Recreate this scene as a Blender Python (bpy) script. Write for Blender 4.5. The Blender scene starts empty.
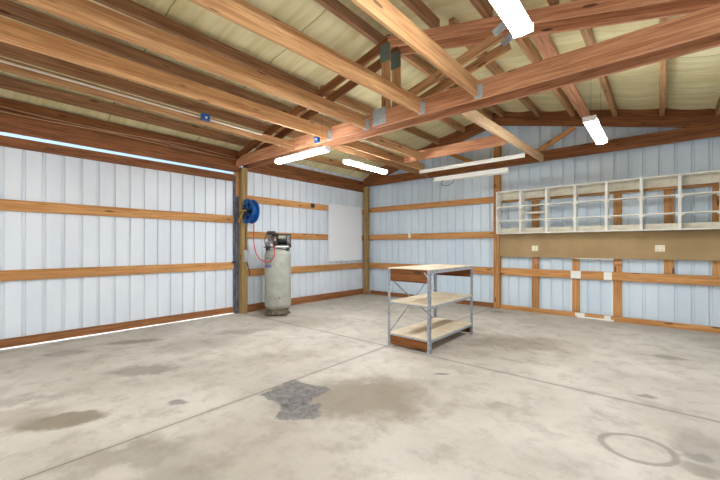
import bpy, bmesh, math, random
from mathutils import Vector, Matrix
R = math.radians
random.seed(7)
SC = bpy.context.scene
COL = SC.collection

# ------------------------------------------------------------------ materials
def lin(r, g, b):
    f = lambda v: (v/255/12.92) if v/255 <= .04045 else ((v/255+.055)/1.055)**2.4
    return (f(r), f(g), f(b), 1)

class NT:
    def __init__(s, name):
        s.m = bpy.data.materials.new(name); s.m.use_nodes = True
        s.t = s.m.node_tree; s.b = s.t.nodes['Principled BSDF']
    def n(s, typ, **kw):
        nd = s.t.nodes.new(typ)
        for k, v in kw.items(): setattr(nd, k, v)
        return nd
    def l(s, a, b): s.t.links.new(a, b)
    def math(s, op, a, b=None, clamp=False):
        nd = s.n('ShaderNodeMath', operation=op); nd.use_clamp = clamp
        for i, v in enumerate((a, b)):
            if v is None: continue
            if isinstance(v, (int, float)): nd.inputs[i].default_value = v
            else: s.l(v, nd.inputs[i])
        return nd.outputs[0]
    def mix(s, fac, a, b, mode='MIX'):
        nd = s.n('ShaderNodeMix', data_type='RGBA', blend_type=mode)
        for i, v in ((0, fac), (6, a), (7, b)):
            if isinstance(v, (int, float)): nd.inputs[i].default_value = v
            elif isinstance(v, tuple): nd.inputs[i].default_value = v
            else: s.l(v, nd.inputs[i])
        return nd.outputs[2]
    def ramp(s, fac, a, b, smooth=True):
        nd = s.n('ShaderNodeMapRange'); nd.interpolation_type = 'SMOOTHSTEP' if smooth else 'LINEAR'
        s.l(fac, nd.inputs[0]); nd.inputs[1].default_value = a; nd.inputs[2].default_value = b
        return nd.outputs[0]
    def noise(s, vec, scale, detail=4, rough=.55, dist=0.):
        nd = s.n('ShaderNodeTexNoise'); s.l(vec, nd.inputs['Vector'])
        nd.inputs['Scale'].default_value = scale; nd.inputs['Detail'].default_value = detail
        nd.inputs['Roughness'].default_value = rough; nd.inputs['Distortion'].default_value = dist
        return nd.outputs['Fac']
    def bump(s, h, strength, dist=.01):
        nd = s.n('ShaderNodeBump'); nd.inputs['Strength'].default_value = strength
        nd.inputs['Distance'].default_value = dist
        s.l(h, nd.inputs['Height']); s.l(nd.outputs[0], s.b.inputs['Normal'])

def plain(name, col, rough=.5, metal=0., emit=None, es=0., spec=.5):
    t = NT(name); t.b.inputs['Base Color'].default_value = col
    t.b.inputs['Roughness'].default_value = rough; t.b.inputs['Metallic'].default_value = metal
    t.b.inputs['Specular IOR Level'].default_value = spec
    if emit:
        t.b.inputs['Emission Color'].default_value = emit; t.b.inputs['Emission Strength'].default_value = es
    return t.m

def mottled(name, c1, c2, scale=6, rough=.5, metal=0., bump=.1):
    t = NT(name); tc = t.n('ShaderNodeTexCoord')
    n = t.noise(tc.outputs['Object'], scale, 5)
    t.l(t.mix(t.ramp(n, .35, .65), c1, c2), t.b.inputs['Base Color'])
    t.b.inputs['Roughness'].default_value = rough; t.b.inputs['Metallic'].default_value = metal
    t.bump(n, bump); return t.m

def wood(name, light, dark, vary=.25, knots=True, rough=.62):
    """grain runs along each board's own long (local X) axis"""
    t = NT(name); tc = t.n('ShaderNodeTexCoord'); oi = t.n('ShaderNodeObjectInfo')
    off = t.n('ShaderNodeVectorMath', operation='MULTIPLY_ADD')
    comb = t.n('ShaderNodeCombineXYZ')
    for i in range(3): t.l(oi.outputs['Random'], comb.inputs[i])
    t.l(comb.outputs[0], off.inputs[0]); off.inputs[1].default_value = (37, 17, 23)
    t.l(tc.outputs['Object'], off.inputs[2]); P = off.outputs[0]
    def mp(sx, sy, sz):
        m = t.n('ShaderNodeMapping'); t.l(P, m.inputs[0]); m.inputs['Scale'].default_value = (sx, sy, sz); return m.outputs[0]
    g = t.noise(mp(.7, 16, 16), 2.2, 6, .6, .8)
    fine = t.noise(mp(2, 90, 90), 2, 3, .6, .2)
    big = t.noise(mp(.55, 2, 2), 1.3, 3)
    c = t.mix(t.ramp(g, .34, .68), light, dark)
    c = t.mix(t.ramp(fine, .3, .8), c, dark) if False else c
    c = t.mix(t.math('MULTIPLY', t.ramp(fine, .45, .8), .3), c, dark)
    hs = t.n('ShaderNodeHueSaturation'); t.l(c, hs.inputs['Color'])
    v = t.math('ADD', t.math('MULTIPLY', t.math('SUBTRACT', oi.outputs['Random'], .5), vary), 1.0)
    v = t.math('ADD', v, t.math('MULTIPLY', t.math('SUBTRACT', big, .5), .55))
    t.l(v, hs.inputs['Value']); c = hs.outputs[0]
    if knots:
        vo = t.n('ShaderNodeTexVoronoi'); t.l(mp(1.7, 7, 7), vo.inputs['Vector']); vo.inputs['Scale'].default_value = 1.15
        k = t.ramp(vo.outputs['Distance'], .17, .10)
        kn = t.n('ShaderNodeMath', operation='GREATER_THAN')
        sp = t.n('ShaderNodeSeparateColor'); t.l(vo.outputs['Color'], sp.inputs[0]); t.l(sp.outputs[0], kn.inputs[0]); kn.inputs[1].default_value = .35
        kk = t.math('MULTIPLY', t.math('MULTIPLY', k, kn.outputs[0]), .75)
        c = t.mix(kk, c, lin(60, 32, 18))
    t.l(c, t.b.inputs['Base Color']); t.b.inputs['Roughness'].default_value = rough
    t.b.inputs['Specular IOR Level'].default_value = .3
    t.bump(g, .12, .004); return t.m

M = {}
M['fir'] = wood('fir_lumber', lin(222, 176, 126), lin(186, 132, 86))
M['red'] = wood('reddish_fir_lumber', lin(212, 158, 120), lin(168, 110, 78))
M['purlin'] = wood('roof_purlin_lumber', lin(196, 152, 108), lin(150, 106, 68))
M['purlin_shaded'] = wood('shaded_purlin_lumber', lin(168, 126, 92), lin(122, 86, 60))  # near-bay purlins: the shade on their unlit undersides is put into the colour
M['girt'] = wood('wall_girt_lumber', lin(208, 156, 98), lin(172, 116, 66))
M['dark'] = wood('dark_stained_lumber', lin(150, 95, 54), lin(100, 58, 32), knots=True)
M['sill'] = wood('treated_sill_lumber', lin(160, 108, 66), lin(120, 74, 42), knots=False)
M['post'] = wood('treated_post_lumber', lin(176, 146, 98), lin(132, 108, 66), vary=.1)
M['pale'] = wood('pale_lumber', lin(226, 196, 158), lin(196, 158, 116), vary=.1)
M['brownpost'] = wood('brown_post_lumber', lin(196, 144, 88), lin(150, 100, 56), vary=.1)
M['osb'] = wood('bench_board_wood', lin(138, 84, 38), lin(74, 42, 18), vary=.3, knots=True)
M['ply'] = mottled('bench_plywood', lin(226, 212, 188), lin(208, 190, 162), 3, .6)
M['tanply'] = mottled('tan_wall_board', lin(176, 150, 108), lin(160, 133, 92), 1.2, .7)
M['cream'] = mottled('cream_painted_wood', lin(246, 246, 238), lin(240, 238, 228), 2, .5, bump=.03)
M['creamrail'] = mottled('worn_cream_rail', lin(232, 226, 208), lin(214, 204, 182), 5, .6, bump=.05)
M['white'] = plain('white_enamel', lin(238, 238, 234), .35)
M['board'] = plain('white_sheet', lin(236, 238, 242), .4)
M['plate'] = plain('outlet_plastic', lin(240, 232, 206), .4)
M['slot'] = plain('outlet_slot_dark', lin(60, 55, 50), .6)
M['galv'] = mottled('galvanised_steel', lin(206, 210, 214), lin(176, 182, 190), 14, .4, .3, .04)
M['plategalv'] = mottled('galvanised_plate', lin(196, 206, 216), lin(168, 180, 194), 20, .5, .1, .04)
M['leg'] = mottled('grey_angle_steel', lin(172, 178, 184), lin(144, 150, 158), 18, .42, .35, .04)
M['greenplate'] = plain('grey_green_plate', lin(108, 124, 118), .5, .3)
M['bluebox'] = plain('blue_plastic_box', lin(24, 84, 160), .4)
M['conduit'] = plain('white_conduit', lin(226, 220, 206), .4)
M['cable'] = plain('tan_cable_sheath', lin(190, 150, 118), .5)
M['blackcable'] = plain('black_cable', lin(40, 38, 36), .6)
M['tank'] = mottled('grey_tank_paint', lin(166, 166, 155), lin(150, 150, 140), 5, .35, 0, .02)
M['cast'] = mottled('dark_cast_metal', lin(78, 74, 70), lin(40, 38, 36), 30, .5, .4, .1)
M['pump'] = mottled('grey_cast_metal', lin(150, 148, 150), lin(96, 92, 92), 30, .45, .4, .1)
M['black'] = plain('black_motor_paint', lin(34, 33, 34), .4)
M['rust'] = mottled('rusty_foot_metal', lin(128, 116, 96), lin(70, 56, 42), 40, .7, .2, .1)
M['hose'] = plain('red_rubber_hose', lin(190, 50, 60), .45)
M['reelblue'] = plain('blue_painted_steel', lin(24, 92, 168), .35)
M['reelyel'] = plain('brass_arm', lin(190, 160, 90), .45, .3)
M['blueink'] = plain('blue_lettering', lin(56, 44, 160), .5)
M['greyink'] = plain('grey_green_lettering', lin(92, 104, 96), .5)
M['jamb'] = mottled('dark_grey_steel', lin(112, 116, 128), lin(84, 86, 98), 8, .5, .3, .03)
M['lens'] = plain('lit_lamp_lens', lin(255, 255, 255), .4, emit=(.93, .97, 1, 1), es=88.)

def metal_sheet(name, col, c2):
    t = NT(name); tc = t.n('ShaderNodeTexCoord')
    m = t.n('ShaderNodeMapping'); t.l(tc.outputs['Object'], m.inputs[0]); m.inputs['Scale'].default_value = (1, 1, .35)
    n = t.noise(m.outputs[0], 1.6, 4)
    t.l(t.mix(t.ramp(n, .3, .7), col, c2), t.b.inputs['Base Color'])
    t.b.inputs['Roughness'].default_value = .33; t.b.inputs['Specular IOR Level'].default_value = .55
    t.bump(t.noise(tc.outputs['Object'], 2.2, 2), .25, .02); return t.m
M['sheet'] = metal_sheet('pale_blue_white_wall_sheet', lin(226, 232, 239), lin(214, 222, 231))
M['sheetb'] = metal_sheet('pale_blue_wall_sheet', lin(217, 231, 242), lin(205, 221, 234))

def insulation():
    t = NT('faced_roof_insulation'); tc = t.n('ShaderNodeTexCoord')
    m = t.n('ShaderNodeMapping'); t.l(tc.outputs['Object'], m.inputs[0]); m.inputs['Scale'].default_value = (.5, 4.5, .5)
    n = t.noise(m.outputs[0], 1.6, 5, .6, .4)
    n2 = t.noise(tc.outputs['Object'], .9, 3)
    c = t.mix(t.ramp(n, .35, .7), lin(232, 224, 182), lin(214, 202, 148))
    c = t.mix(t.math('MULTIPLY', t.ramp(n2, .5, .75), .35), c, lin(186, 172, 112))
    # seam tape of the facing, every 1.52 m
    sp = t.n('ShaderNodeSeparateXYZ'); t.l(tc.outputs['Object'], sp.inputs[0])
    fr = t.math('FRACT', t.math('DIVIDE', t.math('ADD', sp.outputs['Y'], 20.3), 1.52))
    ln = t.math('LESS_THAN', t.math('ABSOLUTE', t.math('SUBTRACT', fr, .5)), .006)
    c = t.mix(t.math('MULTIPLY', ln, .6), c, lin(110, 96, 62))
    t.l(c, t.b.inputs['Base Color']); t.b.inputs['Roughness'].default_value = .5
    t.b.inputs['Specular IOR Level'].default_value = .35
    t.bump(n, .7, .03); return t.m
M['insul'] = insulation()

def concrete():
    t = NT('stained_concrete_slab'); tc = t.n('ShaderNodeTexCoord'); P = tc.outputs['Object']
    n1 = t.noise(P, .75, 6, .6, .2); n2 = t.noise(P, 3.6, 8, .7, .15); n3 = t.noise(P, 24, 4, .6)
    c = t.mix(t.ramp(n1, .32, .68), lin(200, 193, 182), lin(176, 168, 156))
    c = t.mix(t.math('MULTIPLY', t.ramp(n2, .46, .66), .55), c, lin(154, 145, 134))
    c = t.mix(t.math('MULTIPLY', t.ramp(n2, .36, .22), .45), c, lin(226, 222, 214))
    c = t.mix(t.math('MULTIPLY', t.ramp(n3, .55, .8), .28), c, lin(140, 130, 118))
    # warped coordinates so that stain outlines are ragged
    nz = t.n('ShaderNodeTexNoise'); t.l(P, nz.inputs['Vector']); nz.inputs['Scale'].default_value = 3.2; nz.inputs['Detail'].default_value = 6; nz.inputs['Roughness'].default_value = .65
    sb = t.n('ShaderNodeVectorMath', operation='SUBTRACT'); t.l(nz.outputs['Color'], sb.inputs[0]); sb.inputs[1].default_value = (.5, .5, .5)
    def warp(k):
        sc = t.n('ShaderNodeVectorMath', operation='SCALE'); t.l(sb.outputs[0], sc.inputs[0]); sc.inputs['Scale'].default_value = k
        ad = t.n('ShaderNodeVectorMath', operation='ADD'); t.l(P, ad.inputs[0]); t.l(sc.outputs[0], ad.inputs[1]); return ad.outputs[0]
    W = {k: warp(k) for k in (.06, .3, .8)}
    def stain(c, x, y, rx, ry, ang, col, amt, soft=.5, k=.3, ring=None, square=False):
        m = t.n('ShaderNodeMapping', vector_type='TEXTURE'); t.l(W[k], m.inputs[0])
        m.inputs['Location'].default_value = (x, y, 0); m.inputs['Rotation'].default_value = (0, 0, R(ang)); m.inputs['Scale'].default_value = (rx, ry, 1000)
        ln = t.n('ShaderNodeVectorMath', operation='LENGTH'); t.l(m.outputs[0], ln.inputs[0]); L = ln.outputs['Value']
        if square:
            sq = t.n('ShaderNodeSeparateXYZ'); t.l(m.outputs[0], sq.inputs[0]); L = t.math('MAXIMUM', t.math('ABSOLUTE', sq.outputs['X']), t.math('ABSOLUTE', sq.outputs['Y']))
        if ring: f = t.ramp(t.math('ABSOLUTE', t.math('SUBTRACT', L, 1.0)), ring, ring*.3)
        else: f = t.ramp(L, 1+soft*.4, 1-soft*.6)
        return t.mix(t.math('MULTIPLY', f, amt), c, col)
    br, dk, gy = lin(126, 112, 94), lin(84, 80, 80), lin(132, 124, 114)
    for a in ((-3.9, .63, .34, .17, 62, br, .85, .4, .3), (-4.3, .35, .35, .2, 60, br, .4, .7, .3),
              (-2.25, 2.65, .8, .55, 50, br, .85, .9, .8), (-2.1, 1.5, .7, .5, 20, br, .35, .9, .8), (-5.6, 3.4, .5, .2, 60, gy, .5, .9, .8), (-1.1, 3.3, .3, .1, 30, gy, .4, .9, .8), (-4.7, .5, .4, .15, 60, gy, .5, .9, .8), (-2.9, .85, .42, .22, 60, gy, .6, .7, .8), (-2.4, .95, .3, .25, 0, gy, .5, .9, .8),
              (-6.3, 1.85, .38, .14, 60, br, .75, .6, .3), (-4.75, 1.5, .38, .2, 60, gy, .7, .7, .8), (-5.4, 2.3, .7, .35, 50, br, .35, .9, .8),
              (-6.35, 1.05, .3, .15, 60, gy, .6, .7, .3), (-1.6, 5.75, .95, .45, 30, br, .55, .9, .8), (-3.9, 2.9, .8, .3, 60, br, .28, .9, .8),
              (-3.53, 1.42, .12, .05, 40, dk, .6, .6, .3), (-1.95, 3.75, .10, .025, 40, dk, .8, .5, .06), (.1, 6.33, .2, .1, 10, gy, .7, .6, .3),
              (-.12, 4.52, .09, .06, 20, gy, .8, .6, .3), (.25, 3.6, .22, .3, 10, gy, .45, .6, .3), (.22, 3.25, .14, .09, 20, gy, .6, .5, .3),
              (-1.2, 2.3, .9, .4, 30, gy, .25, .9, .8), (-5.2, 4.6, .9, .4, 60, br, .3, .9, .8), (-6.5, 4.55, .42, .35, 0, br, .6, .7, .3),
              (-2.85, 8.2, .17, .1, 0, dk, .45, .6, .3), (.2, 3.45, .1, .06, 30, dk, .35, .6, .3)):
        c = stain(c, *a)
    c = stain(c, -.13, 3.32, .22, .2, 20, gy, .7, k=.06, ring=.16)
    # dark rough patch, nearly square
    grain = t.noise(P, 14, 5, .7)
    tone = t.mix(t.ramp(grain, .35, .7), lin(74, 70, 70), lin(124, 121, 120))
    c = stain(c, -2.84, 2.28, .27, .27, 8, tone, .85, .12, .3, square=True)
    c = stain(c, -2.5, 2.08, .16, .16, 40, tone, .8, .25, .3, square=True)
    # sawn control joints
    sp = t.n('ShaderNodeSeparateXYZ'); t.l(W[.06], sp.inputs[0]); s2 = t.n('ShaderNodeSeparateXYZ'); t.l(P, s2.inputs[0])
    for ax, v in (('X', -3.12), ('Y', 4.27)):
        d0 = t.math('ABSOLUTE', t.math('SUBTRACT', s2.outputs[ax], v))
        hal = t.ramp(t.math('ABSOLUTE', t.math('SUBTRACT', sp.outputs[ax], v)), .07, .0)
        c = t.mix(t.math('MULTIPLY', hal, .3), c, gy)
        c = t.mix(t.math('MULTIPLY', t.ramp(d0, .009, .004), .8), c, lin(84, 74, 64))
    t.l(c, t.b.inputs['Base Color'])
    t.l(t.math('ADD', t.math('MULTIPLY', n2, .3), .42), t.b.inputs['Roughness']); t.b.inputs['Specular IOR Level'].default_value = .35
    t.bump(n3, .12, .004); return t.m
M['concrete'] = concrete()
M['ground'] = mottled('outside_gravel', lin(206, 200, 190), lin(180, 172, 160), 3, .9)

# ------------------------------------------------------------------ object helpers
def tag(o, label=None, cat=None, group=None, kind=None):
    if label: o['label'] = label
    if cat: o['category'] = cat
    if group: o['group'] = group
    if kind: o['kind'] = kind
    return o
WM = {}                      # world matrix of every object, kept by hand
def put(o, mat, parent=None):
    COL.objects.link(o); WM[o.name] = mat
    if parent is not None:
        o.parent = parent; o.matrix_basis = WM[parent.name].inverted() @ mat
    else: o.matrix_basis = mat
    return o
def empty(name, loc, rz=0.):
    o = bpy.data.objects.new(name, None); o.empty_display_size = .1
    return put(o, Matrix.Translation(loc) @ Matrix.Rotation(rz, 4, 'Z'))
def mesh(name, bm, mat, parent=None, M4=None, smooth=False):
    me = bpy.data.meshes.new(name); bmesh.ops.recalc_face_normals(bm, faces=bm.faces); bm.to_mesh(me); bm.free()
    for m_ in (mat if isinstance(mat, (list, tuple)) else [mat]): me.materials.append(m_)
    if smooth:
        for p in me.polygons: p.use_smooth = True
    o = bpy.data.objects.new(name, me)
    return put(o, M4 if M4 is not None else (WM[parent.name].copy() if parent is not None else Matrix.Identity(4)), parent)
def abox(bm, x0, x1, y0, y1, z0, z1, bev=0.):
    r = bmesh.ops.create_cube(bm, size=1.); vs = r['verts']
    bmesh.ops.scale(bm, vec=(x1-x0, y1-y0, z1-z0), verts=vs); bmesh.ops.translate(bm, vec=((x0+x1)/2, (y0+y1)/2, (z0+z1)/2), verts=vs)
    if bev:
        es = list({e for v in vs for e in v.link_edges}); bmesh.ops.bevel(bm, geom=es, offset=bev, segments=1, affect='EDGES')
def acyl(bm, p0, p1, r0, r1=None, seg=20, caps=True):
    p0, p1 = Vector(p0), Vector(p1); d = p1-p0
    r = bmesh.ops.create_cone(bm, cap_ends=caps, segments=seg, radius1=r0, radius2=r0 if r1 is None else r1, depth=d.length)
    q = Vector((0, 0, 1)).rotation_difference(d.normalized()).to_matrix().to_4x4()
    bmesh.ops.transform(bm, matrix=Matrix.Translation((p0+p1)/2) @ q, verts=r['verts'])
def lathe(bm, prof, seg=36, c=(0, 0, 0), caps=True):
    rings = []
    for r, z in prof:
        rings.append([bm.verts.new((c[0]+r*math.cos(2*math.pi*i/seg), c[1]+r*math.sin(2*math.pi*i/seg), c[2]+z)) for i in range(seg)])
    for a, b in zip(rings, rings[1:]):
        for i in range(seg): bm.faces.new((a[i], a[(i+1) % seg], b[(i+1) % seg], b[i]))
    if caps: bm.faces.new(rings[0]); bm.faces.new(rings[-1])
def beam(name, p0, p1, w, h, mat, parent=None, bev=.003, ends=None):
    """a sawn board: local X runs p0->p1, w across, h along its up side; p0/p1 are centre-line ends. ends='plumb' cuts vertically"""
    p0, p1 = Vector(p0), Vector(p1); d = p1-p0; L = d.length; ux = d.normalized()
    up = Vector((0, 0, 1)) if abs(ux.z) < .95 else Vector((0, 1, 0))
    uy = up.cross(ux).normalized(); uz = ux.cross(uy)
    bm = bmesh.new(); abox(bm, -L/2, L/2, -w/2, w/2, -h/2, h/2, bev)
    if ends == 'plumb':
        k = ux.z/max(1e-6, ux.dot(Vector((ux.x, ux.y, 0)).normalized()))
        for v in bm.verts: v.co.x += v.co.z*k
    m4 = Matrix((ux, uy, uz)).transposed().to_4x4(); m4.translation = (p0+p1)/2
    return mesh(name, bm, mat, parent, m4)
def bx(name, x0, x1, y0, y1, z0, z1, mat, parent=None, bev=.003):
    """axis-aligned board with its grain along its longest side"""
    dx, dy, dz = x1-x0, y1-y0, z1-z0; cx, cy, cz = (x0+x1)/2, (y0+y1)/2, (z0+z1)/2
    if dx >= dy and dx >= dz: return beam(name, (x0, cy, cz), (x1, cy, cz), dy, dz, mat, parent, bev)
    if dy >= dz: return beam(name, (cx, y0, cz), (cx, y1, cz), dx, dz, mat, parent, bev)
    bm = bmesh.new(); abox(bm, -dz/2, dz/2, -dy/2, dy/2, -dx/2, dx/2, bev)
    m4 = Matrix(((0, 0, 1), (0, 1, 0), (-1, 0, 0))).to_4x4()     # local X -> -Z
    m4.translation = (cx, cy, cz)
    return mesh(name, bm, mat, parent, m4)
def curve(name, pts, r, mat, parent=None, cyclic=False):
    cu = bpy.data.curves.new(name, 'CURVE'); cu.dimensions = '3D'; cu.bevel_depth = r; cu.bevel_resolution = 3; cu.resolution_u = 8; cu.use_fill_caps = True
    sp = cu.splines.new('NURBS'); sp.points.add(len(pts)-1); sp.order_u = 4; sp.use_endpoint_u = not cyclic; sp.use_cyclic_u = cyclic
    for p, q in zip(sp.points, pts): p.co = (*q, 1)
    cu.materials.append(mat)
    tmp = bpy.data.objects.new(name, cu); me = bpy.data.meshes.new_from_object(tmp); bpy.data.objects.remove(tmp)
    for p in me.polygons: p.use_smooth = True
    o = bpy.data.objects.new(name, me)
    return put(o, Matrix.Identity(4) , parent)
def copy_tree(o, delta, parent=None):
    c = o.copy(); COL.objects.link(c); m = delta @ WM[o.name]; WM[c.name] = m
    if parent is not None: c.parent = parent; c.matrix_parent_inverse = Matrix.Identity(4); c.matrix_basis = WM[parent.name].inverted() @ m
    else: c.matrix_basis = m
    for ch in [x for x in list(COL.objects) if x.parent == o]: copy_tree(ch, delta, c)
    return c
ORD = ['first', 'second', 'third', 'fourth', 'fifth', 'sixth', 'seventh']

# ------------------------------------------------------------------ dimensions (metres; camera stands over x=0,y=0)
XL, XR, YB, YR = -7.15, 1.07, 8.65, -4.5
RIDGE = -3.0
def T(x): return 4.62 - .235*abs(x-RIDGE)          # top line of the rafters
BAY = [-4.4, -.1, 4.265, YB]

# ------------------------------------------------------------------ setting
bm = bmesh.new(); abox(bm, XL-.10, XR+.12, YR-.12, YB+.12, -.15, 0)
tag(mesh('floor', bm, M['concrete']), kind='structure')
bm = bmesh.new(); abox(bm, -60, 40, -60, 50, -.25, -.16)
tag(mesh('outside_ground', bm, M['ground']), kind='structure')

def rib_profile(a, b, phase, pitch=.2286):
    """(s, depth) pairs along a ribbed sheet; the ribs stand outward"""
    pts = [(a, 0.)]; k = math.floor((a-phase)/pitch)
    while phase+k*pitch < b+pitch:
        c = phase+k*pitch
        for ds, d in ((-.027, 0), (-.019, .028), (.017, .028), (.025, 0)):
            if a < c+ds < b: pts.append((c+ds, d))
        k += 1
    pts.append((b, 0.)); return pts
def sheet(name, axis, fixed, a, b, z0, z1, phase, sign, mat, parent=None, hole=None):
    """ribbed metal sheet. axis 'Y': runs along y at x=fixed; z1 may be a function of the run"""
    bm = bmesh.new(); pr = rib_profile(a, b, phase)
    zt = z1 if callable(z1) else (lambda s: z1)
    cols = []
    for s, d in pr:
        f = fixed + sign*d
        cols.append([bm.verts.new((f, s, z) if axis == 'Y' else (s, f, z)) for z in (z0, (z0+zt(s))/2, zt(s))])
    for c0, c1 in zip(cols, cols[1:]):
        for i in range(2): bm.faces.new((c0[i], c1[i], c1[i+1], c0[i+1]))
    o = mesh(name, bm, mat, parent, Matrix.Identity(4))
    md = o.modifiers.new('thick', 'SOLIDIFY'); md.thickness = .002; md.offset = 0
    return o
top = lambda x: T(x)+.2
tag(sheet('wall_left', 'Y', XL-.045, 4.30, YB+.1, -.02, 3.86, 4.35, -1, M['sheet']), kind='structure')
tag(sheet('wall_left_upper', 'Y', XL-.10, YR, 4.30, 3.165, 3.86, .476, -1, M['sheet']), kind='structure')
tag(sheet('wall_left_rear', 'Y', XL-.045, YR, -.25, -.02, 3.165, .476, -1, M['sheet']), kind='structure')
tag(sheet('wall_back', 'X', YB+.085, XL-.08, XR+.08, -.02, top, -.003, 1, M['sheetb']), kind='structure')
tag(sheet('wall_right', 'Y', XR+.06, YR, YB+.1, -.02, 3.86, .1, 1, M['sheet']), kind='structure')
# rear wall behind the camera, round a wide open doorway
tag(sheet('wall_rear', 'X', YR-.02, XL-.08, XR+.08, 3.25, top, 0, -1, M['sheet']), kind='structure')
tag(sheet('wall_rear_left', 'X', YR-.02, XL-.08, -6.3, -.02, 3.25, 0, -1, M['sheet']), kind='structure')
tag(sheet('wall_rear_right', 'X', YR-.02, .3, XR+.08, -.02, 3.25, 0, -1, M['sheet']), kind='structure')

# ceiling: faced insulation sagging between the purlins
OFF = [.13, .84, 1.56, 2.30, 3.04, 3.78]
PX = sorted([RIDGE-o for o in OFF]+[RIDGE+o for o in OFF])
def ceiling():
    bm = bmesh.new(); xs = []
    edges = [XL-.2]+PX+[XR+.2]
    for a, b in zip(edges, edges[1:]):
        n = 6 if b-a > .4 else 2
        for i in range(n): xs.append((a+(b-a)*i/n, i/n, b-a))
    xs.append((edges[-1], 0, 1)); xs[0] = (XL-.35, 0, 1)
    ys = [YR-.15+i*.075 for i in range(int((YB+.3-YR)/.075)+3)]
    grid = []
    for x, fr, w in xs:
        row = []
        for y in ys:
            sag = (.035*min(1, w)*math.sin(math.pi*fr))*(1+.5*math.sin(y*5.1+x*2))
            rip = .007*math.sin(y*2*math.pi/.3)*math.sin(math.pi*fr)
            row.append(bm.verts.new((x, y, T(x)+.168-sag+rip-.13*max(0, min(1, max(XL+.4-x, x-XR+.4)/.4)))))
        grid.append(row)
    for a, b in zip(grid, grid[1:]):
        for j in range(len(ys)-1): bm.faces.new((a[j], a[j+1], b[j+1], b[j]))
    o = mesh('ceiling', bm, M['insul'], smooth=True)
    md = o.modifiers.new('thick', 'SOLIDIFY'); md.thickness = .09; md.offset = 1
    return tag(o, kind='structure')
ceiling()

# sliding door in the left wall
d1 = tag(empty('door_1', (XL-.06, 2.1, .02)), kind='structure')
sheet('door_panel', 'Y', XL-.09, -.25, 4.08, .05, 3.06, .476, -1, M['sheet'], d1)
for z0, z1, m_ in ((.032, .158, 'sill'), (.997, 1.154, 'girt'), (2.022, 2.185, 'girt'), (2.95, 3.103, 'dark')):
    bx('door_rail', XL-.085, XL-.045, -.25, 4.08, z0, z1, M[m_], d1)
bx('edge_stile', XL-.1, XL-.045, 4.085, 4.115, .032, 3.09, M['jamb'], d1)
o = bx('latch', XL-.045, XL-.02, 4.03, 4.12, 1.13, 1.17, M['cast'], d1)
tag(bx('trim_1', XL-.13, XL-.02, 4.118, 4.188, 0, 2.62, M['jamb']), kind='structure')
tag(bx('trim_2', XL-.13, XL-.0, 4.118, 4.188, 2.63, 3.16, M['girt']), kind='structure')

# ------------------------------------------------------------------ girts and sill boards
def T1(o, label, cat, group=None): return tag(o, label, cat, group)
yA0, yA1 = 4.345, 8.44
hn = {0: 'low', 1: 'waist-high', 2: 'chest-high', 3: 'upper'}
T1(bx('sill_board', XL-.04, XL, yA0, YB-.02, 0, .17, M['sill']), 'dark sill board at the floor of the left wall behind the air compressor', 'board')
for z0, z1, lb in ((.815, .985, 'lowest orange-brown girt on the left wall, passing behind the compressor tank'),
                   (1.69, 1.845, 'middle orange-brown girt on the left wall at the height of the compressor pump'),
                   (2.51, 2.67, 'highest orange-brown girt on the left wall beside the hose reel')):
    T1(bx('wall_girt', XL-.04, XL, yA0, YB-.02, z0, z1, M['girt']), lb, 'girt')
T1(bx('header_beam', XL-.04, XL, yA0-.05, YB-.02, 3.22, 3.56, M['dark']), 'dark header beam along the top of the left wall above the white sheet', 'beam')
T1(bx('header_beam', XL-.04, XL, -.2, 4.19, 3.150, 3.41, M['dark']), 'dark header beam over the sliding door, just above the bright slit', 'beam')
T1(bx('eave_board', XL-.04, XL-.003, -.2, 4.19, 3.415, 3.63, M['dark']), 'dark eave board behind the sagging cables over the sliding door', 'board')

xb0 = XL+.01
B = YB
T1(bx('sill_board', XL+.16, -3.09, B, B+.04, 0, .11, M['sill']), 'brown sill board at the floor of the back wall behind the rolling shelf bench', 'board')
T1(bx('sill_board', -2.935, XR, B-.02, B+.03, 0, .10, M['girt']), 'orange sill board at the floor of the back wall under the wall shelves', 'board')
for z0, z1, lb in ((.81, .988, 'lowest girt on the back wall left of the centre post, behind the bench top'),
                   (1.71, 1.87, 'middle girt on the back wall left of the centre post, with a small white box'),
                   (2.575, 2.725, 'highest girt on the back wall left of the centre post')):
    T1(bx('wall_girt', XL+.005, -3.09, B, B+.04, z0, z1, M['girt']), lb, 'girt')
g = T1(bx('wall_girt', -2.935, XR, B-.0, B+.04, .815, .985, M['girt']), 'orange girt with white paint patches under the long tan board', 'girt')
for x0, x1 in ((-1.455, -1.27), (-.87, -.735)):
    tag(bx('paint_patch', x0, x1, B-.006, B-.0005, .82, .98, M['white'], g, 0), label='white paint patch on the orange girt')
T1(bx('wall_girt', -2.935, XR, B, B+.04, 2.56, 2.72, M['girt']), 'girt behind the wall shelves, seen through their tops', 'girt')
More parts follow.
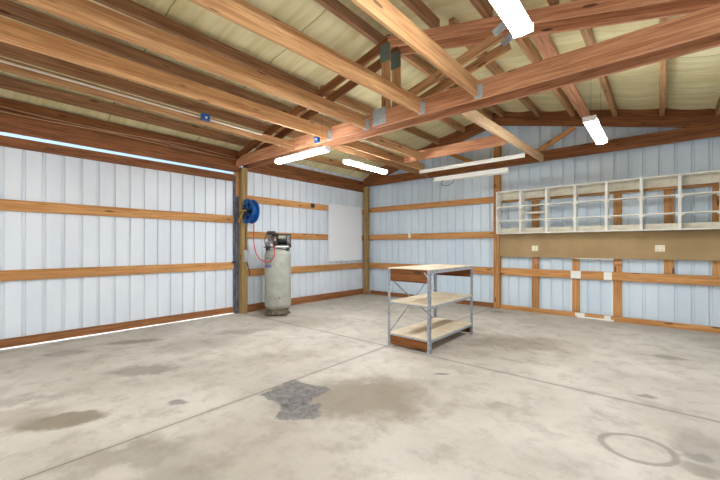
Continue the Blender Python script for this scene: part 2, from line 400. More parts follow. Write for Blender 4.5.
# studs on the right half
for i, (x0, x1, z0, z1, lb) in enumerate((
        (-2.24, -2.09, .105, 2.555, 'upright stud behind the second wall shelf unit from the left'),
        (-1.435, -1.30, .105, 1.24, 'upright stud at the left edge of the white-trimmed bay under the tan board'),
        (-.715, -.575, .105, 2.555, 'upright stud at the right edge of the white-trimmed bay'),
        (.055, .20, .99, 2.555, 'short upright stud above the orange girt, below the double outlet'),
        (.70, .85, .99, 2.555, 'short upright stud above the orange girt at the far right'))):
    T1(bx('wall_stud', x0, x1, B+.041, B+.075, z0, z1, M['girt']), lb, 'stud')
wt = T1(empty('opening_trim', (-1, B, .1)), 'thin white-painted trim around the bay between two studs under the tan board', 'trim')
for x in (-1.452, -.735):
    bx('trim_strip', x-.012, x+.012, B+.0405, B+.05, .11, .81, M['cream'], wt, 0)
bx('trim_strip', -1.34, -.7, B-.03, B-.02, .0, .03, M['cream'], wt, 0)
bx('trim_block', -1.37, -1.2, B-.035, B-.021, .03, .1, M['white'], wt, 0); bx('trim_block', -.86, -.75, B-.035, B-.021, .03, .1, M['white'], wt, 0)
o = T1(bx('wall_board', -2.93, XR, B-.05, B-.03, 1.255, 1.79, M['tanply']), 'long tan board on the back wall directly below the row of shelves', 'board')
bx('ledge_strip', -1.37, -.7, B-.07, B-.03, 1.238, 1.254, M['cream'], o, 0)
T1(bx('blocking', -2.22, -2.10, B+.001, B+.04, 1.10, 1.235, M['red']), 'small reddish wood block under the left end of the tan board', 'block')
T1(bx('blocking', -.69, -.57, B+.001, B+.04, 1.13, 1.2, M['red']), 'small reddish wood block under the tan board by the middle outlet span', 'block')

# ------------------------------------------------------------------ posts
def post(name, x0, x1, y0, y1, z1, m_, lb): return T1(bx(name, x0, x1, y0, y1, 0, z1, M[m_], bev=.006), lb, 'post')
post('post', XL-.04, XL+.10, 4.19, 4.34, 3.26, 'post', 'wooden post on the left wall carrying the blue hose reel')
post('post', XL+.005, XL+.145, 8.49, 8.63, 3.37, 'post', 'wooden corner post between the left wall and the back wall')
p = post('post', -3.085, -2.94, 8.60, 8.73, 4.5, 'brownpost', 'wooden centre post on the back wall at the left end of the shelves')
post('post', XL-.04, XL+.10, -.18, -.03, 3.26, 'post', 'wooden post on the left wall at the near end of the sliding door')
post('post', XR-.1, XR+.05, 4.19, 4.34, 3.26, 'post', 'wooden post on the right wall carrying the roof trusses')
post('post', XR-.1, XR+.05, 8.49, 8.63, 3.37, 'post', 'wooden corner post between the back wall and the right wall')

# ------------------------------------------------------------------ trusses
def truss(y, lb, near, zb=3.27, m1='red', purple=False):
    t = T1(empty('roof_truss', (RIDGE, y, zb)), lb, 'truss', 'double roof trusses')
    h = .225
    bx('bottom_chord', XL-.02, XR+.03, y-.019, y+.019, zb, zb+h, M[m1], t)
    d = .225; dd = .15
    for s in (-1, 1):
        xe = XL-.02 if s < 0 else XR+.03
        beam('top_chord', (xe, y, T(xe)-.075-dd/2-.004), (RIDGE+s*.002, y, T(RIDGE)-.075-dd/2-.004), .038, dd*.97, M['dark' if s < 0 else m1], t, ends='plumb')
    bx('king_post', RIDGE-.11, RIDGE+.03, y-.018, y+.018, zb+h+.002, T(RIDGE)-d-.01, M['purlin'], t)
    for s in (1,):
        xt = RIDGE+s*1.62
        beam('web', (RIDGE+s*.13, y, zb+h+.05), (xt, y, T(xt)-d-.07), .036, .12, M['purlin'], t)
    side = -1 if near else 1
    ya, yb = (y-.024, y-.0195) if near else (y+.0195, y+.024)
    if near:
        tag(bx('gusset_plate', RIDGE-.27, RIDGE-.03, ya, yb, zb+.03, zb+.27, M['plategalv'], t, 0), label='galvanised plate at the foot of the king post')
    bx('gusset_plate', RIDGE-.13, RIDGE+.05, y-.024, y-.0195, T(RIDGE)-d-.20, T(RIDGE)-d+.06, M['greenplate'], t, 0)
    xt = RIDGE+1.6
    beam('gusset_plate', (xt-.07, y-.022, T(xt)-d-.045), (xt+.09, y-.022, T(xt)-d+.035), .004, .10, M['plategalv'], t, 0)
    return t
truss(4.13, 'nearer of the two paired roof trusses across the room, with the joist hangers', True)
truss(4.40, 'farther of the two paired roof trusses across the room', False)
truss(-.24, 'nearer of the two paired roof trusses above the viewpoint', True)
truss(.03, 'farther of the two paired roof trusses above the viewpoint', False)

# gable truss against the back wall
gt = T1(empty('gable_truss', (RIDGE, 8.57, 3.385)), 'brown gable truss fixed against the back wall above the shelves', 'truss')
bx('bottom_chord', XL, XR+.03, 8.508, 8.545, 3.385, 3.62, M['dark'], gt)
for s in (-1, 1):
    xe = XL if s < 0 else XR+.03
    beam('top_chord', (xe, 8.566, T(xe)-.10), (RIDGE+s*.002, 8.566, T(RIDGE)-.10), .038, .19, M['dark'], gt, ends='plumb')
for x0, x1 in ((-2.15, -1.37), (-3.6, -4.45)):
    beam('web', (x0, 8.605, 3.62), (x1, 8.605, T(x1)-.2), .036, .10, M['girt'], gt)
# strip of blocking between purlins above the gable
# ------------------------------------------------------------------ purlins
w, hp = .075, .155
names = {}
PN = [-6.82, -6.1, -5.38, -4.65, -3.92, -3.19, -2.80, -2.28, -1.57, -.86, -.15, .56]
PF = [-6.78, -6.04, -5.30, -4.56, -3.84, -3.13, -2.87, -2.08, -1.40, -.675, .03, .76]
for bn, y0, y1, xs, d0, d1 in (('near bay', -.1, 4.26, PN, -.065, -.065), ('back bay', 4.27, 8.585, PF, -.065, 0)):
    for i, x in enumerate(xs):
        side = 'left' if x < RIDGE else 'right'
        rank = (6-i) if x < RIDGE else (i-5)
        zc = T(x)+.235*w/2+hp/2+.002
        o = beam('roof_purlin', (x, y0, zc+d0), (x, y1, zc+d1), w, hp, M['purlin' if bn == 'back bay' else 'purlin_shaded'])
        T1(o, '%s purlin %s of the ridge in the %s%s' % (ORD[rank-1], side, bn, '' if bn == 'near bay' else ' toward the back wall'), 'purlin', 'roof purlins')
for s in (-1, 1):
    xe = XL-.03 if s < 0 else XR+.03
    T1(beam('gable_blocking', (xe, 8.62, T(xe)+.10), (RIDGE+s*.002, 8.62, T(RIDGE)+.10), .035, .22, M['dark'], ends='plumb'), 'dark blocking board above the gable truss on the %s slope' % ('left' if s < 0 else 'right'), 'board')
T1(bx('lamp_mounting_board', -1.2, -1.04, 4.43, 8.53, 4.07, 4.12, M['red']), 'wide reddish board running to the back wall below the purlins, left of the far lamp', 'board')

# ------------------------------------------------------------------ joists hung on the near truss
def hanger(parent, x, y, z, h):
    bm = bmesh.new()
    for s in (-1, 1): abox(bm, s*.021-.0015, s*.021+.0015, -.06, 0, 0, h*.8)
    abox(bm, -.0225, .0225, -.06, 0, -.003, 0)
    for s in (-1, 1): abox(bm, s*.038-.016, s*.038+.016, -.003, 0, 0, h*.8)
    mesh('joist_hanger', bm, M['galv'], parent, Matrix.Translation((x, y, z)))
def joist(x0, y0, x1, y1, z0, h, m_, lb, z0n=None, hang=True, w=.038, group='ceiling joists'):
    zn = z0 if z0n is None else z0n
    o = T1(beam('ceiling_joist', (x0, y0, zn+h/2), (x1, y1, z0+h/2), w, h, M[m_], ends=None), lb, 'joist', group)
    if hang: hanger(o, x1, y1, z0, h)
    return o
J = 4.105
joist(-1.70, .06, -1.655, J, 3.275, .2, 'fir', 'rightmost joist of the row hung on the near truss, right of the king post')
joist(-2.62, .06, -2.43, J, 3.275, .2, 'fir', 'second joist from the right in the row hung on the near truss')
joist(-3.52, .06, -3.38, J, 3.275, .2, 'fir', 'third joist from the right in the row, meeting the truss at the galvanised plate')
joist(-4.32, .06, -4.18, J, 3.275, .2, 'fir', 'fourth joist from the right in the row hung on the near truss')
j5 = joist(-5.2, .06, -5.12, J, 3.28, .13, 'purlin', 'leftmost joist of the row, with the white conduit along it', z0n=3.335, hang=False)
joist(-3.74, 4.43, -3.74, 6.33, 3.275, .16, 'purlin', 'short joist from the far truss to the cross beam in the back bay', hang=False)
joist(-4.22, 4.43, -4.22, 7.2, 3.275, .16, 'purlin', 'joist in the back bay passing the left end of the cross beam', hang=False)
joist(-4.85, 4.43, -4.85, 8.53, 3.40, .14, 'purlin', 'joist in the back bay above the lamp nearest the corner', hang=False)
T1(beam('cross_beam', (-4.19, 6.36, 3.40), (-2.07, 6.36, 3.40), .038, .2, M['red']), 'reddish cross beam halfway between the far truss and the back wall', 'beam')
T1(beam('ceiling_joist', (-2.03, 4.43, 3.36), (-1.97, 8.53, 3.45), .038, .17, M['pale']), 'pale new joist running to the back wall from the trusses, left of the right-hand lamps', 'joist')
T1(bx('batten', -4.24, -1.95, 7.06, 7.1, 3.195, 3.27, M['cream']), 'pale thin batten under the joists above the unlit tube lamp', 'batten')

# ------------------------------------------------------------------ lamps
def lamp(cx, cy, z, ang, lb, L=1.22, w=.145, lit=True, name='ceiling_lamp', hang=None):
    t = T1(empty(name, (cx, cy, z), R(ang)), lb, 'lamp', None)
    mat = WM[t.name]
    bm = bmesh.new(); abox(bm, -L/2, L/2, -w*.42, w*.42, .035, .075, .006); mesh('housing', bm, M['white'], t, mat)
    bm = bmesh.new()
    n = 9; pr = [(math.cos(math.pi*i/(n-1))*w/2, .034-math.sin(math.pi*i/(n-1))*.045) for i in range(n)]
    rows = [[bm.verts.new((x, a, b)) for a, b in pr] for x in (-L/2+.015, L/2-.015)]
    for i in range(n-1): bm.faces.new((rows[0][i], rows[1][i], rows[1][i+1], rows[0][i+1]))
    bm.faces.new((rows[0][0], rows[0][-1], rows[1][-1], rows[1][0]))
    for r_ in rows: bm.faces.new(r_)
    mesh('diffuser', bm, M['lens'] if lit else M['white'], t, mat)
    for s in (-1, 1):
        bm = bmesh.new(); abox(bm, s*(L/2+.004)-.008, s*(L/2+.004)+.008, -w*.5, w*.5, .0, .07, .003); mesh('end_cap', bm, M['white'], t, mat)
    ztop = hang if hang else 3.27
    for s in (-1, 1):
        bm = bmesh.new(); acyl(bm, (s*L*.4, 0, .075), (s*L*.4, 0, ztop-z), .0016, seg=6); mesh('hanging_wire', bm, M['blackcable'], t, mat)
    return t
lamp(-.79, 2.22, 3.11, 90, 'glowing white lamp cut off by the top edge of the picture', hang=4.07)
lamp(-.67, 5.80, 3.06, 90, 'glowing white lamp near the back wall above the row of shelves', hang=4.07)
lamp(-4.39, 3.66, 2.93, 0, 'glowing tube lamp just below the near truss, above the air compressor', hang=3.90, w=.12)
lamp(-4.35, 5.27, 3.02, 90, 'glowing tube lamp nearest the corner post', hang=3.90, w=.12)
lamp(-4.35, -1.2, 3.02, 90, 'glowing tube lamp left behind the viewpoint', hang=3.27)
lamp(-.76, -1.6, 3.02, 90, 'unseen tube lamp added right behind the viewpoint to brighten the room', hang=3.27)  # added out of view to raise the interior brightness
# unlit strip lamp under the batten
t = T1(empty('tube_lamp', (-3.05, 7.08, 2.98)), 'unlit white tube lamp hanging below the pale batten near the back wall', 'lamp')
mt = WM[t.name]
bm = bmesh.new()
prf = [(-.085, -.035), (-.035, .065), (.035, .065), (.085, -.035), (.08, -.036), (.03, .057), (-.03, .057), (-.08, -.036)]
rows = [[bm.verts.new((x, a, b)) for a, b in prf] for x in (-.77, .77)]
for i in range(8): bm.faces.new((rows[0][i], rows[0][(i+1) % 8], rows[1][(i+1) % 8], rows[1][i]))
for r_ in rows: bm.faces.new(r_)
mesh('reflector', bm, M['white'], t, mt)
for s in (-.035, .035):
    bm = bmesh.new(); acyl(bm, (-.75, s, -.02), (.75, s, -.02), .019, seg=12); mesh('tube', bm, M['white'], t, mt, smooth=True)
for s in (-1, 1):
    bm = bmesh.new(); abox(bm, s*.765-.02, s*.765+.02, -.06, .06, -.03, .05, .004); tag(mesh('end_cap', bm, M['plate'], t, mt), label='cream end cap')
    bm = bmesh.new(); acyl(bm, (s*.5, 0, .06), (s*.5, 0, .2145), .003, seg=6); mesh('hanging_wire', bm, M['blackcable'], t, mt)
c = curve('power_cord', [(-3.45, 7.08, 3.18), (-3.5, 7.05, 3.05), (-3.7, 7.02, 2.9), (-3.62, 7.0, 2.82), (-3.42, 7.0, 2.82), (-3.33, 7.02, 2.92), (-3.4, 7.05, 3.0)], .005, M['blackcable'], t)

# ------------------------------------------------------------------ conduit, boxes, cables
t = T1(curve('conduit', [(-5.16, .3, 3.415), (-5.14, 1.5, 3.405), (-5.11, 2.4, 3.395), (-5.09, 3.4, 3.385)], .014, M['conduit']), 'thin white conduit running along the leftmost joist', 'conduit')
def jbox(x0, x1, y0, y1, z0, z1, lb, face):
    o = T1(bx('junction_box', x0, x1, y0, y1, z0, z1, M['bluebox'], bev=.006), lb, 'junction box')
    cx, cy, cz = (x0+x1)/2, (y0+y1)/2, (z0+z1)/2
    bm = bmesh.new()
    if face == 'x': acyl(bm, (x1, cy, cz-.01), (x1+.004, cy, cz-.01), .018, seg=14)
    else: acyl(bm, (cx, y0, cz), (cx, y0-.004, cz), .018, seg=14)
    mesh('knockout', bm, M['white'], o, Matrix.Identity(4))
    return o
jbox(-5.088, -5.03, 2.36, 2.48, 3.345, 3.44, 'blue junction box on the white conduit along the leftmost joist', 'x')
jbox(-4.52, -4.42, 4.06, 4.108, 3.285, 3.39, 'blue junction box on the face of the near truss above the tube lamp', 'y')
for k, (dz, sg, lb) in enumerate(((.03, .05, 'uppermost of the tan cables sagging along the eave above the sliding door'),
                                  (0, .07, 'middle of the tan cables sagging along the eave above the sliding door'),
                                  (-.05, .03, 'lowest of the tan cables along the eave above the sliding door'))):
    pts = []
    for i in range(12):
        y = -.1+i*.38; pts.append((XL+.012+.016*k+.004*math.sin(i*2+k), min(y, 4.1), 3.49+dz-sg*abs(math.sin(y*1.05+k*.7))+.004*math.sin(i*1.7)))
    T1(curve('cable', pts, .008, M['cable']), lb, 'cable', 'cables along the eave')
# small boxes
o = T1(bx('switch_box', -5.54, -5.46, B-.05, B-.001, 1.75, 1.90, M['plate'], bev=.004), 'small white box on the middle girt of the back wall', 'box')
def outlet(xc, zc, wd, n, lb):
    t = T1(empty('wall_outlet', (xc, B-.055, zc)), lb, 'outlet'); mt = WM[t.name]
    bm = bmesh.new(); abox(bm, -wd/2, wd/2, -.006, .004, -.06, .06, .002); mesh('cover_plate', bm, M['plate'], t, mt)
    for i in range(n):
        cx = (i-(n-1)/2)*.07
        for s in (-1, 1):
            bm = bmesh.new(); abox(bm, cx-.016, cx+.016, -.0085, -.006, s*.025-.013, s*.025+.013, .001); mesh('socket', bm, M['creamrail'], t, mt)
outlet(-2.15, 1.46, .13, 1, 'cream outlet at the left end of the tan board')
outlet(-.0, 1.465, .14, 2, 'cream double outlet toward the right end of the tan board')
T1(bx('white_sheet', XL+.0005, XL+.03, 6.95, 8.40, 1.075, 2.72, M['board'], bev=.002), 'large blank white sheet leaning flat on the left wall by the corner post', 'board')
T1(bx('bracket', XL+.0003, XL+.03, 6.3, 6.42, 2.55, 2.66, M['cast']), 'small dark bracket on the highest girt beside the white sheet', 'bracket')
o = T1(bx('electrical_box', XL+.101, XL+.15, 4.23, 4.31, 1.16, 1.42, M['galv'], bev=.004), 'small grey electrical box on the post below the hose reel', 'box')
T1(curve('cable', [(XL+.11, 4.28, 1.95), (XL+.125, 4.285, 1.8), (XL+.112, 4.265, 1.6), (XL+.12, 4.27, 1.42)], .008, M['blackcable']), 'black cable dropping from the hose reel to the grey box on the post', 'cable')
T1(curve('cable', [(XL+.125, 4.30, 1.16), (XL+.13, 4.34, 1.05), (XL+.14, 4.36, .93), (XL+.13, 4.37, .86)], .01, M['blackcable']), 'short black cable end hanging below the grey box on the post', 'cable')

# ------------------------------------------------------------------ wall shelves
def shelf_unit(x0, lb, extra=False):
    W_, y0, y1, z0, z1, th = .528, 8.30, 8.59, 1.795, 2.775, .019
    t = T1(empty('wall_shelf_unit', (x0+W_/2, y1, z0)), lb, 'shelf unit', 'row of open shelf units on the back wall')
    for xx in (x0+.001, x0+W_-th-.001): bx('side_panel', xx, xx+th, y0, y1, z0, z1, M['cream'], t, .001)
    for zz in (z0, z1-th):
        bx('bottom_panel' if zz == z0 else 'top_panel', x0+th+.001, x0+W_-th-.001, y0, y1, zz, zz+th, M['cream'], t, .001)
    for zz in (2.085, 2.405):
        bx('shelf', x0+th+.003, x0+W_-th-.003, y0+.01, y1-.02, zz, zz+.018, M['cream'], t, .001)
        for sx in (x0+th+.002, x0+W_-th-.032):
            for yy in (y0+.02, y1-.07): bx('shelf_clip', sx, sx+.03, yy, yy+.03, zz-.034, zz-.0005, M['white'], t, .002)
    bx('back_rail', x0+th+.001, x0+W_-th-.001, y1-.018, y1, 2.60, z1-th-.001, M['creamrail'], t, .001)
    bx('back_rail', x0+th+.001, x0+W_-th-.001, y1-.018, y1, z0+th+.001, 1.925, M['creamrail'], t, .001)
    return t
pos = ['leftmost open cream shelf unit in the row on the back wall', 'second open cream shelf unit from the left on the back wall, with an extra slat', 'third open cream shelf unit from the left on the back wall',
       'middle unit of the seven open cream shelf units on the back wall', 'fifth open cream shelf unit from the left on the back wall', 'sixth open cream shelf unit from the left on the back wall', 'rightmost open cream shelf unit in the row on the back wall']
su = shelf_unit(-2.915, pos[0])
for i in range(1, 7):
    c = copy_tree(su, Matrix.Translation((.53*i, 0, 0))); c['label'] = pos[i]
    if i == 1: bx('slat', -2.915+.53+.02, -2.915+.53+.508, 8.572, 8.59, 2.24, 2.29, M['creamrail'], c, .001)

# ------------------------------------------------------------------ rolling bench / shelf
t = T1(empty('shelf_bench', (-2.78, 5.07, 0)), 'three-tier shelf bench with grey steel legs and plywood tops in the middle of the floor', 'shelf bench')
x0, x1, y0, y1, zt = -3.15, -2.43, 4.33, 5.80, 1.165
def leg_bm(sx, sy):
    bm = bmesh.new(); w_ = .042; th = .004
    a, b = (0, sx*w_) if sx > 0 else (-w_, 0); c_, d_ = (0, sy*w_) if sy > 0 else (-w_, 0)
    abox(bm, a, b, min(0, sy*th), max(0, sy*th), 0, zt-.002); abox(bm, min(0, sx*th), max(0, sx*th), c_, d_, 0, zt-.002)
    return bm
for xx, sx in ((x0, 1), (x1, -1)):
    for yy, sy in ((y0, 1), (y1, -1)):
        lg = mesh('leg', leg_bm(sx, sy), M['leg'], t, Matrix.Translation((xx, yy, 0)))
        bm = bmesh.new()
        for k in range(18):
            z = .05+k*.062
            abox(bm, min(0, sx*.0) + (.018 if sx > 0 else -.023), (.023 if sx > 0 else -.018), -.0006 if sy > 0 else .0, .0 if sy > 0 else .0006, z-.009, z+.009)
            abox(bm, -.0006 if sx > 0 else 0, 0 if sx > 0 else .0006, (.017 if sy > 0 else -.025), (.025 if sy > 0 else -.017), z-.009, z+.009)
        mesh('leg_slots', bm, M['slot'], lg, Matrix.Translation((xx, yy, 0)))
i_ = .005
def tier(z, side_rails=True, nm='shelf'):
    bx(nm, x0+i_, x1-i_, y0+i_, y1-i_, z-.014, z, M['ply'], t, .001)
    for xx in (x0+i_, x1-i_-.004): bx('edge_rail', xx, xx+.004, y0+.045, y1-.045, z-.05, z-.015, M['leg'], t, 0)
    for yy in (y0+i_, y1-i_-.004): bx('edge_rail', x0+.045, x1-.045, yy, yy+.004, z-.035, z-.015, M['leg'], t, 0)
bx('top_board', x0-.004, x1+.004, y0-.004, y1+.004, zt, zt+.013, M['ply'], t, .002)
bx('edge_rail', x0+i_, x0+i_+.004, y0+.045, y1-.045, zt-.05, zt-.001, M['leg'], t, 0)
bx('edge_rail', x1-i_-.004, x1-i_, y0+.045, y1-.045, zt-.05, zt-.001, M['leg'], t, 0)
tier(.672); tier(.195)
for yy in (y0+.006, y1-.026):
    bx('end_board', x0+.044, x1-.044, yy, yy+.02, zt-.185, zt-.001, M['osb'], t, .001)
    bx('end_board', x0+.006 if yy < 5 else x0+.044, x1-.044, yy-.0, yy+.02, .025, .158, M['osb'], t, .001)
for a, b, dx in (((y0+.02, zt-.12), (y1-.02, .16), .012), ((y1-.02, zt-.12), (y0+.02, .16), .019)):
    beam('cross_brace', (x0-dx+.005, a[0], a[1]), (x0-dx+.005, b[0], b[1]), .003, .025, M['leg'], t, 0)
for yy, xx in ((y0-.003, x1-.07), (y1+.001, x1-.07)):
    beam('corner_brace', (x1-.012, yy+.001, zt-.13), (xx-.02, yy+.001, zt-.03), .003, .02, M['leg'], t, 0)

# ------------------------------------------------------------------ air compressor
CX, CY = -6.42, 4.70
t = T1(empty('air_compressor', (CX, CY, 0), R(40.6)), 'upright grey air compressor tank with a pump and motor on top beside the left post', 'air compressor')
mt = WM[t.name]
bm = bmesh.new()
r = .285
prof = [(.07, .10), (.16, .112), (.235, .145), (r-.008, .20), (r, .25), (r, 1.31), (r-.01, 1.36), (.24, 1.41), (.17, 1.445), (.08, 1.465), (.02, 1.47)]
lathe(bm, prof, 48); mesh('tank', bm, M['tank'], t, mt, smooth=True)
bm = bmesh.new(); lathe(bm, [(.235, .03), (.245, .035), (.222, .15), (.21, .15)], 32); mesh('skirt', bm, M['rust'], t, mt)
for k in range(4):
    a = math.pi/4+k*math.pi/2; bm = bmesh.new()
    abox(bm, .17, .30, -.045, .045, 0, .022, .004); abox(bm, .19, .215, -.04, .04, .02, .11, .003)
    bmesh.ops.rotate(bm, verts=bm.verts, matrix=Matrix.Rotation(a, 3, 'Z')); mesh('foot', bm, M['rust'], t, mt)
bm = bmesh.new(); abox(bm, -.27, .27, -.17, .17, 1.475, 1.50, .005)
for sx in (-.22, .22): abox(bm, sx-.02, sx+.02, -.12, .12, 1.40, 1.475)
mesh('mounting_plate', bm, M['cast'], t, mt)
bm = bmesh.new(); abox(bm, -.02, .27, -.175, -.168, 1.485, 1.515); tag(mesh('guard_edge', bm, M['white'], t, mt), label='white guard edge')
# pump: crankcase, finned cylinder, head
bm = bmesh.new(); abox(bm, -.25, -.05, -.11, .09, 1.50, 1.61, .02); acyl(bm, (-.15, -.15, 1.56), (-.15, -.10, 1.56), .05, seg=20); pm = mesh('pump', bm, M['pump'], t, mt)
bm = bmesh.new(); acyl(bm, (-.15, 0, 1.61), (-.15, 0, 1.76), .06, seg=24)
for k in range(7): acyl(bm, (-.15, 0, 1.62+k*.02), (-.15, 0, 1.628+k*.02), .085, seg=24)
mesh('finned_cylinder', bm, M['pump'], pm, mt)
bm = bmesh.new(); abox(bm, -.235, -.065, -.085, .085, 1.762, 1.81, .008)
for k in range(5): abox(bm, -.22+k*.034, -.212+k*.034, -.08, .08, 1.81, 1.84)
mesh('cylinder_head', bm, M['cast'], pm, mt)
bm = bmesh.new(); acyl(bm, (-.1, -.1, 1.75), (-.02, -.11, 1.75), .035, seg=18); acyl(bm, (-.02, -.11, 1.75), (.01, -.11, 1.75), .045, seg=18); mesh('air_filter', bm, M['black'], pm, mt)
# motor
bm = bmesh.new(); acyl(bm, (.0, .02, 1.64), (.22, .02, 1.64), .105, seg=28); acyl(bm, (-.03, .02, 1.64), (.0, .02, 1.64), .06, .1, seg=24); abox(bm, .03, .2, -.08, .1, 1.50, 1.55); mo = mesh('motor', bm, M['black'], t, mt)
bm = bmesh.new(); acyl(bm, (.04, -.085, 1.70), (.19, -.085, 1.70), .042, seg=20); tag(mesh('capacitor_cover', bm, M['tank'], mo, mt, smooth=False), label='light grey capacitor cover')
bm = bmesh.new(); acyl(bm, (.22, .02, 1.64), (.26, .02, 1.64), .115, .10, seg=28); mesh('end_bell', bm, M['pump'], mo, mt)
bm = bmesh.new(); abox(bm, -.03, .27, .09, .115, 1.5, 1.78, .01); mesh('belt_guard', bm, M['cast'], t, mt)
# pressure switch and gauges in front, dome pipe
bm = bmesh.new(); abox(bm, -.05, .03, -.2, -.13, 1.52, 1.62, .005); mesh('pressure_switch', bm, M['black'], t, mt)
bm = bmesh.new(); acyl(bm, (-.08, -.19, 1.53), (-.08, -.215, 1.53), .03, seg=20); mesh('pressure_gauge', bm, M['white'], t, mt)
def lm(p): return tuple(mt @ Vector(p))
curve('discharge_pipe', [lm(p) for p in ((-.2, -.09, 1.8), (-.26, -.16, 1.7), (-.24, -.2, 1.52), (-.16, -.235, 1.44), (-.1, -.2, 1.43))], .009, M['cast'], t)
# writing on the tank front, wrapped round the barrel
def wrap_text(s, size, xc, zc, mat, par, name):
    cu = bpy.data.curves.new(name, 'FONT'); cu.body = s; cu.size = size; cu.align_x = 'CENTER'; cu.align_y = 'CENTER'; cu.extrude = .0; cu.offset = .002
    tmp = bpy.data.objects.new(name, cu); COL.objects.link(tmp); dg = bpy.context.evaluated_depsgraph_get()
    me = bpy.data.meshes.new_from_object(tmp.evaluated_get(dg)); bpy.data.objects.remove(tmp)
    for v in me.vertices:
        a = (xc+v.co.x)/r; z = zc+v.co.y; v.co = ((r+.002)*math.sin(a), -(r+.002)*math.cos(a), z)
    me.materials.clear(); me.materials.append(mat)
    put(bpy.data.objects.new(name, me), mt.copy(), par)
tankob = [o for o in COL.objects if o.name.startswith('tank')][0]
wrap_text('VANEX', .075, -.19, 1.075, M['blueink'], tankob, 'lettering')
wrap_text('IL OLF', .07, -.17, 1.24, M['greyink'], tankob, 'lettering')
bm = bmesh.new()
for (a, z, s) in ((.02, .38, .012), (.09, .40, .016), (.2, .33, .008)):
    acyl(bm, (r*math.sin(a/r)*.99, -r*math.cos(a/r)*.99, z), (r*math.sin(a/r)*1.008, -r*math.cos(a/r)*1.008, z), s, seg=10)
mesh('paint_chip', bm, M['slot'], tankob, mt)

# ------------------------------------------------------------------ hose reel on the post
t = T1(empty('hose_reel', (XL+.10, 4.27, 2.26)), 'blue hose reel mounted high on the left wooden post', 'hose reel')
rx, rz = -6.92, 2.28
bm = bmesh.new(); abox(bm, XL+.1008, XL+.112, 4.215, 4.315, 2.12, 2.42, .002); mesh('mounting_plate', bm, M['cast'], t, Matrix.Identity(4))
bm = bmesh.new(); abox(bm, XL+.112, rx+.03, 4.175, 4.187, 2.22, 2.31, .002); abox(bm, XL+.112, XL+.15, 4.17, 4.32, 2.2, 2.33, .002); acyl(bm, (rx, 4.15, rz), (rx, 4.47, rz), .02, seg=14); mesh('bracket', bm, M['cast'], t, Matrix.Identity(4))
for yy in (4.25, 4.375):
    bm = bmesh.new()
    pr = [(.05, -.004), (.12, .0), (.25, .0), (.262, .012), (.27, .012), (.27, -.006), (.25, -.012), (.12, -.012), (.05, -.014)]
    if yy < 4.3: pr = [(.19, .0), (.25, .0), (.262, .012), (.27, .012), (.27, -.006), (.25, -.012), (.19, -.012), (.19, 0)]
    lathe(bm, pr, 40, caps=yy > 4.3)
    bmesh.ops.transform(bm, matrix=Matrix.Translation((rx, yy, rz)) @ Matrix.Rotation(R(90 if yy < 4.3 else -90), 4, 'X'), verts=bm.verts)
    mesh('reel_disc', bm, M['reelblue'], t, Matrix.Identity(4), smooth=False)
bm = bmesh.new()
for k in range(6):
    a = k*math.pi/3+.3; acyl(bm, (rx+.06*math.cos(a), 4.215, rz+.06*math.sin(a)), (rx+.24*math.cos(a), 4.222, rz+.24*math.sin(a)), .012, seg=8)
mesh('spokes', bm, M['reelblue'], t, Matrix.Identity(4))
bm = bmesh.new(); acyl(bm, (rx, 4.17, rz), (rx, 4.22, rz), .065, seg=20); mesh('hub', bm, M['cast'], t, Matrix.Identity(4))
bm = bmesh.new()
for k in range(6):
    y = 4.262+k*.019
    for j in range(28):
        a0, a1 = 2*math.pi*j/28, 2*math.pi*(j+1)/28
        acyl(bm, (rx+.19*math.cos(a0), y, rz+.19*math.sin(a0)), (rx+.19*math.cos(a1), y, rz+.19*math.sin(a1)), .013, seg=6, caps=False)
mesh('coiled_hose', bm, M['reelblue'], t, Matrix.Identity(4))
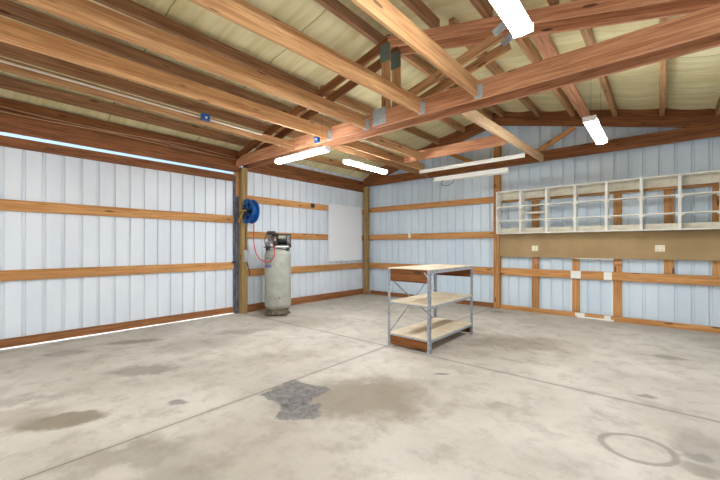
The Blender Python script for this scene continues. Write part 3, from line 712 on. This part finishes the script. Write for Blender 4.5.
beam('guide_arm', (rx-.02, 4.16, rz-.02), (rx-.16, 4.13, rz-.24), .03, .03, M['reelyel'], t)
beam('guide_arm', (rx-.14, 4.15, rz+.02), (rx+.10, 4.15, rz+.0), .03, .03, M['reelyel'], t)
h_ = [(-6.80, 4.33, 2.03), (-6.77, 4.32, 1.98), (-6.78, 4.32, 1.8), (-6.78, 4.32, 1.6), (-6.72, 4.31, 1.42), (-6.60, 4.31, 1.25), (-6.42, 4.34, 1.17), (-6.30, 4.38, 1.16), (-6.20, 4.42, 1.25), (-6.16, 4.43, 1.38), (-6.2, 4.45, 1.48), (-6.28, 4.47, 1.54), (-6.36, 4.52, 1.56), (-6.40, 4.54, 1.56)]
T1(curve('air_hose', h_, .011, M['hose']), 'thin red hose looping from the reel down to the compressor', 'hose')

# ------------------------------------------------------------------ daylight, camera
w = bpy.data.worlds.new('sky'); SC.world = w; w.use_nodes = True
nt = w.node_tree; bg = nt.nodes['Background']; sk = nt.nodes.new('ShaderNodeTexSky')
sk.sky_type = 'NISHITA'; sk.sun_disc = False; sk.sun_elevation = R(48); sk.sun_rotation = R(200); sk.air_density = 1.; sk.dust_density = 3.
hs = nt.nodes.new('ShaderNodeHueSaturation'); hs.inputs['Saturation'].default_value = 1.1
nt.links.new(sk.outputs[0], hs.inputs['Color']); nt.links.new(hs.outputs[0], bg.inputs[0]); bg.inputs[1].default_value = .24

sun = bpy.data.lights.new('sun', 'SUN'); sun.energy = 4; sun.angle = R(1); sun.color = (1, .96, .9)
so = bpy.data.objects.new('sun', sun); COL.objects.link(so); so.rotation_euler = (R(-42), 0, 0); so.location = (0, 20, 20)

cam = bpy.data.cameras.new('camera'); cam.sensor_width = 36; cam.lens = 350/720*36; cam.shift_y = 6.5/720; cam.clip_start = .05
co = bpy.data.objects.new('camera', cam); COL.objects.link(co); co.location = (0, 0, 1.5); co.rotation_euler = (R(90), 0, R(40.6)); SC.camera = co
SC.view_settings.view_transform = 'Standard'; SC.view_settings.look = 'None'; SC.view_settings.gamma = 1; SC.view_settings.use_curve_mapping = False
SC.view_settings.exposure = 0.42
